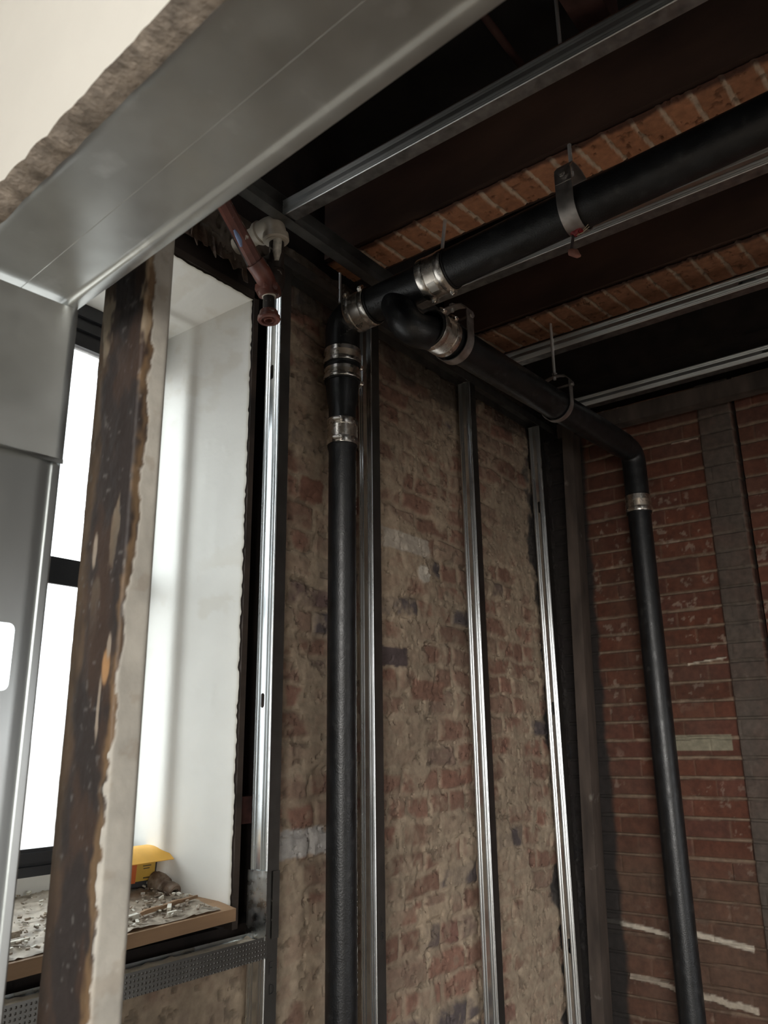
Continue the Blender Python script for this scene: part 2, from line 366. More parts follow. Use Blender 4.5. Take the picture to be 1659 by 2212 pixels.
low = ss(-.35, -.55, gz); dust = ss(.4, .7, fbm(gy, gz, .25, 117)); cols = mix(cols, (.10, .06, .04), np.clip(low*.55+dust*.3, 0, 1))
def bar(y0, z0, y1, z1, hw, c, wob=.012):
    global cols, disp2
    t = np.clip((gy-y0)/(y1-y0), 0, 1); zc = z0+(z1-z0)*t + (fbm(gy, gz*0, .06, 131)-.5)*wob
    m_ = (1-ss(hw*.8, hw*1.15, np.abs(gz-zc)))*((gy > min(y0, y1)) & (gy < max(y0, y1))); cols = mix(cols, c, m_); disp2 = disp2+m_*.006
disp2 = np.zeros_like(gy)
pil = ss(.735, .745, gy)*(1-ss(.868, .878, gy)); pc = fbm(gy, gz, .18, 121)
cols = mix(cols, (.085, .069, .057), pil*.95*(.8+.2*ss(.3, .6, pc)))
cols = cols*(1+(fbm(gy, gz*1.0, .05, 123)[..., None]-.5)*.5)
bar(1.494, -.695, 1.225, -.728, .0095, (.50, .44, .36), .02); bar(1.123, -.708, .918, -.733, .011, (.50, .44, .36), .006)
bar(1.40, -.89, 1.16, -.915, .010, (.34, .28, .22), .03); bar(1.127, -.914, .927, -.928, .012, (.40, .34, .27), .03)
bar(1.038, .294, .885, .311, .004, (.52, .45, .36), .004); bar(.997, 1.243, .885, 1.243, .005, (.42, .33, .26), .012)
m_ = (np.abs(gz+.012) < .030) & (gy > .905) & (gy < 1.20); cols[m_] = (.25, .225, .16)
corner_shade = ss(1.395, 1.42, gy+(fbm(gy, gz, .1, 141)-.5)*.03); cols = mix(cols, (.018, .016, .015), corner_shade*.95)  # shade of the room corner behind the post, put into the wall colour
ft = ((gy > .722) & (gy < .738)); cols = cols*(1-.6*ft[..., None])
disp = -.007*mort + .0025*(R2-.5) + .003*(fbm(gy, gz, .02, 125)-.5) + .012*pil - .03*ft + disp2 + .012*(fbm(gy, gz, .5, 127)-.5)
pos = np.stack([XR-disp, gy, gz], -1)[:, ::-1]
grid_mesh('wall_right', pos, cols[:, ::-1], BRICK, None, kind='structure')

# ---- ceiling beams cased in brown with brick undersides
def brick_beam(x0, x1, zb, zt, y0, y1, label, tone=1):
    t = thing('brick_beam', ((x0+x1)/2, (y0+y1)/2, zb), label, 'beam', 'brick and timber ceiling beams')
    b = MB(); b.box((x0-.02, y0, zb+.012), (x1+.02, y1, zt)); b.build('casing', SOFFW, t)
    s_ = .004; ya = np.arange(y0+.3, y1, s_); xa = np.arange(x0-.012, x1+.001, s_)
    a, c = np.meshgrid(xa, ya, indexing='ij')
    wy = c + (fbm(a, c, .06, int(x0*100))-.5)*.012 + .10*(a-x0); P_ = .0745; k = np.floor(wy/P_); f = wy/P_-k
    r = np.random.RandomState(int(x0*50)).rand(512)[k.astype(int) % 512]
    w_ = .0045+.0035*fbm(a, c, .05, 201); mo = 1-ss(w_*.7, w_*1.25, np.minimum(f, 1-f)*P_)
    ch = ss(.66, .72, fbm(a, c, .02, 203)); cs = np.stack([.44+.16*r, .20+.07*r, .105+.035*r], -1)
    cs = cs*(1-mo[..., None]) + np.array((.72, .55, .40))*mo[..., None]; cs = cs*(1-.4*ch[..., None])
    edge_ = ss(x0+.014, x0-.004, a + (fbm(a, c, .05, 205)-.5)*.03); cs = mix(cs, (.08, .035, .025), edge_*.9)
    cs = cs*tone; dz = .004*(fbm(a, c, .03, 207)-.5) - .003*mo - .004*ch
    pos = np.stack([a, c, zb-dz], -1)
    n, m = pos.shape[:2]; g = MB(); g.v = [tuple(p) for p in pos.reshape(-1, 3).tolist()]
    g.f = [(i*m+j, (i+1)*m+j, (i+1)*m+j+1, i*m+j+1) for i in range(n-1) for j in range(m-1)]
    # real thickness: soffit skin returns up into the casing
    nb = len(g.v); g.add([(x0-.012, y0+.3, zb+.02), (x1, y0+.3, zb+.02), (x1, y1, zb+.02), (x0-.012, y1, zb+.02)], [(0, 1, 2, 3)])
    cc = np.concatenate([cs.reshape(-1, 3), np.full((4, 3), .1)])
    g.build('brick_soffit', BRICK, t, cols=cc)
    return t
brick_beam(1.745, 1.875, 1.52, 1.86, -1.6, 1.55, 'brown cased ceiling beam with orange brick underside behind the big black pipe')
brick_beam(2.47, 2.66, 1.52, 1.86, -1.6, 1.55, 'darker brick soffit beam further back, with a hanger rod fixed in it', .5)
for nm, xx in (('far', 3.25),):
    MB().box((3.2, -1.6, 1.56), (XR+.03, 1.575, 1.9)).build('wall_plate_beam', WOODT, label='black timber bearer above the right brick wall', cat='beam')
# cross bars above
for (xa, xb, yy, zz, rr, lb) in ((.9, 1.72, .862, 2.0, .012, 'thin brown bar crossing the dark ceiling bay, left of the hanger rod'),):
    MB().tube([(xa, yy, zz-.0), (xb+.2, yy, zz)], rr, 16).build('ceiling_bar', BARP, label=lb, cat='bar')
MB().box((.9, .565, 1.97), (1.9, .66, 2.10)).build('ceiling_timber', BARP, label='broad reddish timber crossing the dark ceiling bay, behind the hanger rod', cat='timber')

# ================================================================== WINDOW
win = thing('window_1', (.93, 1.88, -.30), None, None); win['kind'] = 'structure'
b = MB()
b.box((.50, 1.865, 1.15), (1.37, 1.93, 1.24)); b.box((.50, 1.875, 1.115), (1.36, 1.92, 1.155)); b.box((.50, 1.885, 1.07), (1.35, 1.915, 1.12))
b.box((1.34, 1.87, -.30), (1.38, 1.93, 1.24)); b.box((.50, 1.87, -.30), (.54, 1.93, 1.24))
b.box((.50, 1.86, -.283), (1.36, 1.93, -.262)); b.box((.50, 1.875, -.262), (1.36, 1.92, -.255))
b.build('window_frame', BLACKF, win)
b = MB(); b.box((.54, 1.885, .408), (1.345, 1.915, .47)); b.box((.54, 1.88, .40), (1.345, 1.89, .412)); b.build('meeting_rail', BLACKF, win)
b = MB(); b.box((.54, 1.868, -.254), (1.345, 1.90, -.232)); b.box((.54, 1.875, -.24), (1.345, 1.90, -.224)); b.build('bottom_rail', BLACKF, win)
b = MB(); b.box((.54, 1.90, .46), (1.345, 1.906, 1.08)); b.build('pane', GLASS, win)
b = MB(); b.box((.54, 1.888, -.23), (1.345, 1.894, .41)); b.build('pane', GLASS, win)
b = MB(); b.box((.50, 1.86, -.33), (1.37, 1.90, -.283)); b.build('sub_frame', JAMB, win)

# plastered reveal: right jamb and head, ragged at the room edge
prof = [(0, 1.578), (.018, 1.63), (.036, 1.68), (.052, 1.722), (.057, 1.732), (.062, 1.738), (.068, 1.742), (.074, 1.748), (.078, 1.757), (.080, 1.77), (.081, 1.79), (.083, 1.83), (.085, 1.865), (.087, 1.90)]
pp = []
for i in range(len(prof)-1):
    n_ = max(1, int((prof[i+1][1]-prof[i][1])/.006))
    for k in range(n_):
        f_ = k/n_; pp.append((prof[i][0]+(prof[i+1][0]-prof[i][0])*f_, prof[i][1]+(prof[i+1][1]-prof[i][1])*f_))
pp.append(prof[-1]); pp = np.array(pp)
def reveal(name, kind):
    L_ = np.arange(-.40, 1.262, .006) if kind == 'R' else np.arange(.50, 1.445, .006)
    if kind == 'R': L_ = np.append(L_, 1.262)
    else: L_ = np.append(L_, 1.442)
    t, si = np.meshgrid(L_, np.arange(len(pp)), indexing='ij'); s_ = pp[si, 0]; y_ = pp[si, 1].copy()
    y_ = np.where(si == 0, y_ - .004 + .010*fbm(t, t*0, .05, 301)*vn(t, t*0, .012, 302), y_)
    crk = 1-ss(0, .012, np.abs(fbm(t, y_, .09, 303, 5)-.5)); flat = ss(1.58, 1.60, y_)*(1-ss(1.70, 1.73, y_))
    bump = .0009*(fbm(t, y_, .08, 305)-.5)*2 + .0016*crk*flat*ss(.45, .6, fbm(t, y_, .3, 307))
    cs = np.ones(t.shape+(3,))*np.array((.88, .87, .82)); st_ = ss(.55, .7, fbm(t, y_, .06, 309))*ss(.45, .6, fbm(t, y_, .4, 311))
    cs = mix(cs, (.76, .72, .63), st_*.45); cs = mix(cs, (.45, .40, .32), ss(1.586, 1.579, y_)*.8)
    if kind == 'R': pos = np.stack([1.440-s_-bump, y_, t], -1)
    else: pos = np.stack([t, y_, 1.262-s_*.85-bump], -1)
    # miter: clip the head to the jamb line
    if kind == 'H': pos[..., 0] = np.minimum(pos[..., 0], 1.442-s_)
    else: pos[..., 2] = np.minimum(pos[..., 2], 1.264-s_*.85)
    return grid_mesh(name, pos, cs, PAINT, None, kind='structure')
reveal('trim_1', 'R'); reveal('trim_2', 'H')
# timber lining boards behind the plaster (real thickness) and the dark lintel
b = MB()
b.box((1.444, 1.572, -.42), (1.462, 1.90, 1.29)); b.build('trim_3', WOODD, kind='structure')
b = MB(); b.box((.50, 1.572, 1.268), (1.46, 1.90, 1.288)); b.build('trim_4', WOODD, kind='structure')
MB().box((1.462, 1.60, -.19), (1.62, 1.66, -.125)).build('nailing_block', mat('red_block', (.10, .04, .035), .9, 0, .3, 20), label='reddish timber block bridging the dark gap beside the window lining', cat='timber block')
lint = MB(); lint.box((.50, 1.590, 1.29), (1.62, 1.80, 1.50)); lint.build('window_lintel', WOODT, label='black timber lintel over the white window reveal', cat='lintel')
# torn dark lining hanging from the lintel
def torn(name, x0, x1, z0, z1, y, seed, label):
    rs = random.Random(seed); n = 26; top = []; bot = []
    for i in range(n+1):
        f = i/n; xx = x0+(x1-x0)*f; top.append((xx, z0+(z1-z0)*f + .012*rs.random()))
        bot.append((xx, z0+(z1-z0)*f - .022 - .012*rs.random() - .022*math.sin(i*.55)**2 - (.045 if i in (5, 12) else 0)))
    b = MB()
    vs = [(p[0], y-.012*rs.random(), p[1]) for p in top] + [(p[0], y-.006-.022*rs.random(), p[1]) for p in bot]
    vs += [(v[0], v[1]+.004, v[2]) for v in vs]; m = n+1; fs = []
    for i in range(n):
        fs += [(i, i+1, m+i+1, m+i), (2*m+i+1, 2*m+i, 3*m+i, 3*m+i+1), (i+1, i, 2*m+i, 2*m+i+1), (m+i, m+i+1, 3*m+i+1, 3*m+i)]
    fs += [(0, m, 3*m, 2*m), (n, 2*m+n, 3*m+n, m+n)]
    b.add(vs, fs).build(name, TORN, label=label, cat='torn lining', ang=60)
torn('torn_lining', 1.17, 1.40, 1.405, 1.345, 1.575, 3, 'ragged strip of brown torn lining hanging over the black lintel')

# sill board, with dust and debris
sl = thing('window_sill', (.95, 1.70, -.42), 'dust covered pale timber window sill board under the white reveal', 'window sill')
b = MB(); b.add([(.50, 1.545, -.415), (1.43, 1.545, -.395), (1.43, 1.87, -.345), (.50, 1.87, -.36), (.50, 1.545, -.385), (1.43, 1.545, -.368), (1.43, 1.87, -.318), (.50, 1.87, -.328)],
      [(0,3,2,1),(4,5,6,7),(0,1,5,4),(1,2,6,5),(2,3,7,6),(3,0,4,7)]); b.build('board', SILLW, sl)
def sillz(x, y): return -.3845 + (x-.5)/.93*.0165 + (y-1.545)/.325*.053
gxx = np.arange(.52, 1.395, .006); gyy = np.arange(1.553, 1.86, .006); a, c = np.meshgrid(gxx, gyy, indexing='ij')
hz = .0008 + .004*ss(.42, .8, fbm(a, c, .07, 401))+.0035*ss(.5, .7, fbm(a, c, .02, 403)); k = fbm(a, c, .015, 405)
cs = np.stack([.18+.40*k, .14+.36*k, .10+.30*k], -1)
pos = np.stack([a, c, sillz(a, c)+hz], -1)
g = MB(); n, m = pos.shape[:2]; g.v = [tuple(p) for p in pos.reshape(-1, 3).tolist()]; g.f = [(i*m+j, (i+1)*m+j, (i+1)*m+j+1, i*m+j+1) for i in range(n-1) for j in range(m-1)]
o = g.build('dust_layer', STONE, sl, cols=cs.reshape(-1, 3)); o['kind'] = 'stuff'
rs = random.Random(5); g = MB(); gw = MB()
for i in range(900):
    x_, y_ = rs.uniform(.55, 1.38), rs.uniform(1.56, 1.86)
    if rs.random() < .5: y_ = 1.55 + (y_-1.55)*.5
    q = g if rs.random() < .7 else gw; L_ = rs.uniform(.002, .011)*(2.2 if rs.random() < .12 else 1); an = rs.uniform(0, PI)
    ax = Vector((math.cos(an), math.sin(an), rs.uniform(-.2, .4))).normalized(); ay = ax.cross(Z).normalized(); az = ax.cross(ay)
    q.frame_box((x_, y_, sillz(x_, y_)+.006+rs.random()*.004), ax, ay, -az, L_, L_*rs.uniform(.2, .9), L_*rs.uniform(.1, .5))
o = g.build('sill_rubble', DEBR, label='brown crumbs and splinters scattered over the window sill', cat='rubble', kind='stuff')
o = gw.build('sill_rubble', DEBW, label='pale plaster flakes scattered over the window sill', cat='rubble', kind='stuff')
def stick(p0, p1, w_, h_, label, m_):
    p0, p1 = Vector(p0), Vector(p1); ax = (p1-p0); L_ = ax.length; ax.normalize(); ay = Z.cross(ax).normalized(); az = ax.cross(ay)
    b = MB(); n = 8; rs_ = random.Random(int(L_*1e4))
    vs = []
    for i in range(n+1):
        w2 = w_*(.6+.5*rs_.random())*(.4 if i in (0, n) else 1); h2_ = h_*(.7+.4*rs_.random())
        o_ = p0+ax*(L_*i/n); vs += [o_, o_+ay*w2, o_+ay*w2+az*h2_, o_+az*h2_]
    fs = [(4*i+k, 4*i+(k+1) % 4, 4*i+4+(k+1) % 4, 4*i+4+k) for i in range(n) for k in range(4)] + [(3,2,1,0), (4*n,4*n+1,4*n+2,4*n+3)]
    b.add(vs, fs).build('wood_splinter', m_, label=label, cat='splinter', group='splinters on the sill')
def sp(x, y, dz=.008): return (x, y, sillz(x, y)+dz)
stick(sp(1.20, 1.60), sp(1.385, 1.63), .012, .008, 'long pale splinter lying near the sill front, right of the tarred post', SILLW)
stick(sp(1.00, 1.59), sp(1.17, 1.605), .014, .006, 'flat whitish splinter on the sill, partly behind the tarred post', DEBW)
stick(sp(.83, 1.66), sp(.93, 1.72), .02, .01, 'broken splinter on the sill left of the tarred post', DEBR)
stick(sp(.80, 1.60), sp(.95, 1.605), .012, .006, 'white strip on the sill front left of the tarred post', DEBW)

# yellow card box resting on old fittings
bo = at(341, 1909, 'Y', 1.765); bx_ = Vector((-1, -.02, -.0)).normalized(); by_ = Vector((0, 1, 0)); bz_ = Vector((0, -.08, 1)).normalized()
t = thing('battery_box', tuple(bo), 'small black card box with yellow flap and orange print, propped on the sill', 'box')
MB().frame_box(bo, bx_, by_, bz_, .16, .05, .064).build('carton', GREYC, t)
MB().frame_box(bo+bx_*.015-by_*.0012+bz_*.013, bx_, by_, bz_, .055, .0015, .048).build('yellow_panel', YELD, t)
MB().frame_box(bo+bx_*.070-by_*.0012+bz_*.010, bx_, by_, bz_, .085, .0015, .052).build('orange_panel', ORNG, t)
MB().frame_box(bo+bx_*.014-by_*.0014+bz_*.004, bx_, by_, bz_, .022, .0015, .006).build('white_strip', WTAG, t)
b = MB()
fl0 = bo+bz_*.066
n = 6; vs = []
for i in range(n+1):
    f = i/n; off = by_*(.045 - .085*f) + bz_*(.022 - .030*f - .010*math.sin(f*PI)*-1)
    for dx in (-.010+.010*(1-f), .16): vs.append(fl0 + bx_*dx + off)
vs += [v + bz_*.0015 for v in vs]; k = 2*(n+1)
fs = []
for i in range(n):
    a_ = 2*i; fs += [(a_, a_+1, a_+3, a_+2), (k+a_+1, k+a_, k+a_+2, k+a_+3), (a_, a_+2, k+a_+2, k+a_), (a_+3, a_+1, k+a_+1, k+a_+3)]
fs += [(1, 0, k, k+1), (2*n, 2*n+1, k+2*n+1, k+2*n)]
b.add(vs, fs).build('flap', YELL, t)
for q in range(3): MB().frame_box(bo+bx_*(.024+.004*q)-by_*.0018+bz_*(.052-.006*q), bx_, by_, Vector((.12, 0, 1)).normalized(), .030-.006*q, .001, .0018).build('printed_line', INK, t)
for q in range(9): MB().frame_box(bo+bx_*(.020+.0032*q)-by_*.0018+bz_*.018, bx_, by_, bz_, .0022, .001, .0030).build('printed_letter', INK, t)

def bent(pts, r, n=10):
    """round the corners of a poly-path"""
    P = [Vector(p) for p in pts]; out = [P[0]]
    for i in range(1, len(P)-1):
        a_ = (P[i-1]-P[i]); c_ = (P[i+1]-P[i]); d_ = min(r, a_.length*.49, c_.length*.49)
        s_, e_ = P[i]+a_.normalized()*d_, P[i]+c_.normalized()*d_
        for k in range(n+1):
            f = k/n; out.append(s_*(1-f)**2 + P[i]*2*f*(1-f) + e_*f*f)
    out.append(P[-1]); return out
t = thing('pipe_fitting', (1.395, 1.74, -.352), 'grey rusty pipe union lying on the sill against the white reveal', 'pipe fitting')
ax = Vector((.12, -.9, -.35)).normalized(); o0 = at(374, 1930, 'Y', 1.700) - Vector((.12, -.9, -.35)).normalized()*.062
MB().revolve(o0, ax, [(-.035, .010), (-.035, .019), (-.02, .022), (-.005, .020), (-.005, .024), (.012, .026), (.03, .024), (.032, .020), (.046, .019), (.046, .022), (.060, .023), (.066, .021), (.066, .013), (.04, .012), (.02, .0001)], 28).build('union_body', RUST, t)
MB().revolve(o0-ax*.052, Vector((.2, .1, 1)), [(-.02, .001), (-.02, .020), (.0, .023), (.018, .020), (.018, .001)], 20).build('elbow_end', RUST, t)
t2 = MB().revolve(at(322, 1918, 'Y', 1.79), Vector((-1, -.1, -.1)), [(-.01, .001), (-.01, .017), (.01, .019), (.03, .015), (.03, .02), (.05, .02), (.05, .001)], 20)
t2.build('pipe_fitting', mat('dark_rust', (.06, .045, .045), .7, 0, .3, 30), label='dark rusty fitting under the yellow flap box on the sill', cat='pipe fitting')

# ================================================================== STUDS AND TRACKS
def stud(name, o, along, wdir, fdir, L_, Wd, Fd, holes, label, cat, group, hole_off=.5, cen=(.38, .62), hwid=.44, webm=GALVX, flm=KNURL, lips=True):
    """o: outer corner of web and near flange. wdir: across the web (away from near flange). fdir: direction of the flanges."""
    o = Vector(o); t = thing(name, tuple(o), label, cat, group)
    r = .003; w0 = Wd*cen[0]; w1 = Wd*cen[1]; th = .0009
    # web strips: (w, f) with f the depth along fdir
    left = [(r*(1-math.cos(a)), r*(1-math.sin(a))) for a in [PI/2*k/4 for k in range(0, 5)]]
    left += [(Wd*.075, .0003), (Wd*.083, .0032), (Wd*.165, .0006), (Wd*.20, 0), (w0, 0)] if cen[0] < .3 else [(Wd*.075, .0003), (Wd*.083, .0032), (Wd*.165, .0006), (Wd*.225, 0), (Wd*.232, .0032), (Wd*.315, .0006), (w0, 0)]
    right = ([(w1, 0)] if cen[0] < .3 else [(w1, 0), (Wd*.632, .0032), (Wd*.715, .0006), (Wd*.78, 0)]) + [(Wd*.788, .0032), (Wd*.87, .0006), (Wd*.925, 0)] + [(Wd-r*(1-math.cos(a)), r*(1-math.sin(a))) for a in [PI/2*k/4 for k in range(4, -1, -1)]]
    b = MB(); b.sheet(left, o, wdir, fdir, along, L_, th); b.sheet(right, o, wdir, fdir, along, L_, th)
    cw = Wd*hole_off; hw = (w1-w0)*hwid; loops = []
    for (h, hl) in holes:
        if cen[0] < .3:     # wide cut-out: rounded rectangle
            q = .008; hh2 = hl+.020
            loops.append([(cw+sx*(hw-q)+q*math.cos(a0+PI/2*k/4), h+sy*(hh2-q)+q*math.sin(a0+PI/2*k/4)) for sx, sy, a0 in ((1, 1, 0), (-1, 1, PI/2), (-1, -1, PI), (1, -1, 1.5*PI)) for k in range(5)])
            continue
        loops.append([(cw+hw*math.cos(a), h+hl+hw*math.sin(a)) for a in [PI*k/8 for k in range(9)]] + [(cw+hw*math.cos(a), h-hl+hw*math.sin(a)) for a in [PI+PI*k/8 for k in range(9)]])
    b.plate([(w0, 0), (w1, 0), (w1, L_), (w0, L_)], loops, o, wdir, along, fdir, th)
    b.build('web', webm, t)
    for s_ in (0, 1):
        w_ = 0 if s_ == 0 else Wd; sg = 1 if s_ == 0 else -1
        pr = [(w_, r), (w_, Fd)] + ([(w_+sg*.002, Fd+.0005), (w_+sg*.010, Fd+.0005)] if lips else [])
        MB().sheet(pr, o, wdir, fdir, along, L_, th*sg*-1).build('flange', flm if s_ == 0 else GALV, t)
    return t
ZT = 1.375
wall_g = 'steel wall studs in front of the old brick'
SX = [1.482, 1.905, 2.534, 3.131]
s1 = stud('wall_stud', (SX[0], 1.5, FL), Z, Y, X, ZT-FL+.005, .060, .042, [(-.30+1.5+.41, .012), (EYE+1.03, .016)], 'brightly lit steel stud beside the window, hand lettered F D near its foot', 'stud', wall_g, hole_off=.5)
# stud holes at the heights the photo shows
sA = stud('wall_stud', (SX[1], 1.5, FL), Z, Y, X, ZT-FL+.005, .056, .042, [], 'steel stud just right of the vertical black soil pipe', 'stud', wall_g)
sB = stud('wall_stud', (SX[2], 1.5, FL), Z, Y, X, ZT-FL+.005, .056, .042, [], 'middle steel stud over bare brick, between the soil pipe stud and the corner stud', 'stud', wall_g)
sC = stud('wall_stud', (SX[3], 1.5, FL), Z, Y, X, ZT-FL+.005, .056, .042, [(EYE+at(1168,1095,'X',3.131).z, .02), (EYE+at(1198,1530,'X',3.131).z, .02), (EYE+at(1240,2045,'X',3.131).z, .02)], 'steel stud nearest the dark room corner', 'stud', wall_g, hole_off=.45)
# top and bottom wall track
def utrack(name, o, along, wdir, hdir, L_, Wd, Hd, label, cat='track', group=None, m=GALV, parts=True):
    o = Vector(o); t = thing(name, tuple(o), label, cat, group); th = .001
    MB().sheet([(0, 0), (Wd, 0)], o, wdir, hdir, along, L_, th).build('web', m, t)
    MB().sheet([(0, 0), (0, Hd)], o, wdir, hdir, along, L_, -th).build('flange', m, t)
    MB().sheet([(Wd, 0), (Wd, Hd)], o, wdir, hdir, along, L_, th).build('flange', m, t)
    return t
utrack('wall_track', (1.46, 1.497, ZT+.035), X, Y, -Z, XR-1.46-.03, .062, .035, 'horizontal steel top track carrying the wall studs', 'track', None, mat('dull_track', (.30, .30, .29), .45, 1, .15, 14, rvar=.08))
utrack('wall_track', (.60, 1.497, FL+.001), X, Y, Z, XR-.65, .062, .035, 'horizontal steel floor track under the wall studs', 'track')
# ceiling perimeter track
utrack('ceiling_track', (1.20, 1.40, 1.405), X, Z, -Y, XR-1.25, .062, .035, 'steel ceiling perimeter track receiving the joist ends along the window wall', 'track', None, mat('dull_track_b', (.26, .26, .255), .5, 1, .15, 14, rvar=.08))
# ceiling joists (steel, web toward the window side)
jg = 'light steel ceiling joists'
for xx, hs, lb in ((1.355, [], 'nearest light steel ceiling joist, running above the old ivory elbow'),
                   (1.972, [.52, 1.15], 'steel ceiling joist running just under the big horizontal black pipe'),
                   (2.562, [.92, 1.75], 'third steel ceiling joist back, beyond the dark hanger ring rod'),
                   (3.128, [.86, 1.75], 'furthest steel ceiling joist, above the right brick wall')):
    stud('ceiling_joist', (xx, 1.375, 1.41), -Y, Z, X, 2.9, .050, .041, [(h, .022) for h in hs], lb, 'ceiling joist', jg, webm=GALVJ, flm=mat('joist_flange', (.34, .34, .34), .42, 1, .2, 30, rvar=.1), hole_off=.45)
# noggin under the window sill with sleeve bent up on the stud
t = thing('noggin_track', (.85, 1.5, -.47), 'horizontal dimpled steel track below the window sill, full of dust', 'track')
b = MB()
zr = lambda x: -.430
def dimp_face(x0, x1):
    bb = MB(); bb.frame_box((x0, 1.496, -.478), X, Y, Z, x1-x0, .0012, .046); return bb
dimp_face(.45, 1.485).build('front_flange', DIMPLE, t)
MB().frame_box((.45, 1.497, -.4415), X, Y, Z, 1.03, .062, .001).build('web', GALV, t)
MB().frame_box((.45, 1.558, -.478), X, Y, Z, 1.03, .001, .046).build('rear_flange', GALV, t)
MB().frame_box((1.479, 1.494, -.44), -X, Y, Z, .0012, .066, .150).build('upturned_sleeve', mat('scratched_zinc', (.6, .61, .6), .3, 1, .10, 30, rvar=.12), t)
MB().frame_box((1.5, 1.4945, -.44), X, Y, Z, .022, .0015, .148).build('sleeve_return', KNURL, t)
gxx = np.arange(.46, 1.475, .006); gyy = np.arange(1.502, 1.557, .005); a, c = np.meshgrid(gxx, gyy, indexing='ij')
hz = .0005+.006*ss(.45, .8, fbm(a, c, .05, 421))*ss(1.50, 1.52, c); k = fbm(a, c, .02, 423); cs = np.stack([.50+.25*k, .42+.24*k, .32+.22*k], -1)
g = MB(); n, m = a.shape; g.v = [tuple(p) for p in np.stack([a, c, -.4405+hz], -1).reshape(-1, 3).tolist()]; g.f = [(i*m+j, (i+1)*m+j, (i+1)*m+j+1, i*m+j+1) for i in range(n-1) for j in range(m-1)]
o = g.build('dust_layer', STONE, t, cols=cs.reshape(-1, 3)); o['kind'] = 'stuff'
for zz in (-.358, -.40):
    MB().revolve((1.507, 1.5, zz), (0, -1, 0), [(0, .0042), (.002, .004), (.003, .0015), (.003, .0001)], 14).build('screw', STEEL, t)

# hand lettering
def text_pts(s, size, bold=0.0):
    cu_ = bpy.data.curves.new('t', 'FONT'); cu_.body = s; cu_.size = size; cu_.extrude = .0004; cu_.offset = bold; cu_.resolution_u = 2
    o_ = bpy.data.objects.new('t', cu_); COL.objects.link(o_); bpy.context.view_layer.update()
    me = o_.evaluated_get(bpy.context.evaluated_depsgraph_get()).to_mesh(); vs = [v.co.copy() for v in me.vertices]; fs = [tuple(p.vertices) for p in me.polygons]
    bpy.data.objects.remove(o_); bpy.data.curves.remove(cu_); return vs, fs
def stroke(b, pts, o, du, dv, dn, w_):
    b.tube([Vector(o)+du*p[0]+dv*p[1]+dn*.0006 for p in pts], w_, 6)
b = MB()
stroke(b, [(0, 0), (.0005, .026), (.012, .027), (.0005, .026), (.0003, .014), (.009, .014)], (1.498, 1.499, -.515), X, Z, -Y, .0008); b.build('handwritten_letter', INK, s1); b = MB()
stroke(b, bent([(0, 0), (0, .022), (.013, .016), (.012, .001), (0, 0)], .006, 5), (1.500, 1.499, -.556), X, Z, -Y, .0008)
b.build('handwritten_letter', INK, s1)
b = MB(); q = at(824, 2000, 'Y', 1.499)
stroke(b, [(0, 0), (0, .022)], q, X, Z, -Y, .0007); b.build('handwritten_letter', INK, sA); b = MB(); stroke(b, bent([(0, 0), (0, .02), (.009, .016), (.002, .011), (.010, .006), (0, 0)], .003, 4), q-Z*.035, X, Z, -Y, .0009)
b.build('handwritten_letter', INK, sA)

# ================================================================== PARTITION OPENING (near)
yaw_h = .083
hd = Vector((yaw_h, 1, 0)).normalized(); hp = Vector((-1, yaw_h, 0)).normalized()   # along header (toward window wall) / toward near room
HZ = .59; c0 = Vector((.540, .949, 0))       # outer corner where header meets jamb
hs = c0 + Vector((0, 0, HZ)) - hd*2.6
t = thing('door_header', tuple(hs), 'large galvanised steel header track over the rough opening, closest to the viewer', 'header track')
HWD = .160
MB().sheet([(.0, .003), (.0008, .0008), (.003, 0), (.012, .0004), (.0145, .0006), (.016, .0012), (.0172, .0022), (.0185, .0042), (.0205, .0052), (.024, .0056), (.05, .0056), (.0765, .0056), (.077, .0061), (.0775, .0056), (.11, .0056), (HWD-.014, .0056), (HWD-.009, .005), (HWD-.005, .0035), (HWD-.002, .0012), (HWD, .004)], hs, hp, Z, hd, 3.0, .0015).build('web', HEADER, t)
MB().frame_box(hs+Z*.003, hd, -hp, Z, 2.98, .0012, .06).build('outer_flange', HEADER, t)
MB().frame_box(hs+Z*.003+hp*HWD, hd, -hp, Z, 2.98, .0012, .06).build('inner_flange', HEADER, t)
# downturned leg lapping the jamb stud
jo = c0 + Vector((0, 0, HZ))
prof2 = [(0, .006), (0, .001), (.004, 0), (.012, .0), (.016, .002), (HWD-.01, .002), (HWD, .002)]
b = MB(); b.sheet(prof2, jo - Z*.225 - hd*.0035, hp, hd, Z, .225, .0012)
b.build('downturned_leg', mat('header_leg', (.54, .56, .555), .36, 1, .06, 8, .0002, 8, rvar=.06), t)
b = MB(); nseg = 14; vs = []
for i in range(nseg+1):
    f = i/nseg; lift = .012*math.exp(-((f-.55)/.28)**2); base_ = jo - Z*.225 - hd*.004 + hp*(HWD*f)
    vs += [base_ + Z*.002, base_ + Z*(.002-.003) - hd*lift*.6, base_ - Z*.005 - hd*lift*.75 , base_ - Z*.004 - hd*(lift*.75-.002), base_+ Z*.002+hd*.002]
fs = []
for i in range(nseg):
    for k in range(5): fs.append((5*i+k, 5*i+(k+1) % 5, 5*i+5+(k+1) % 5, 5*i+5+k))
b.add(vs, fs).build('curled_lip', HEADER, t)
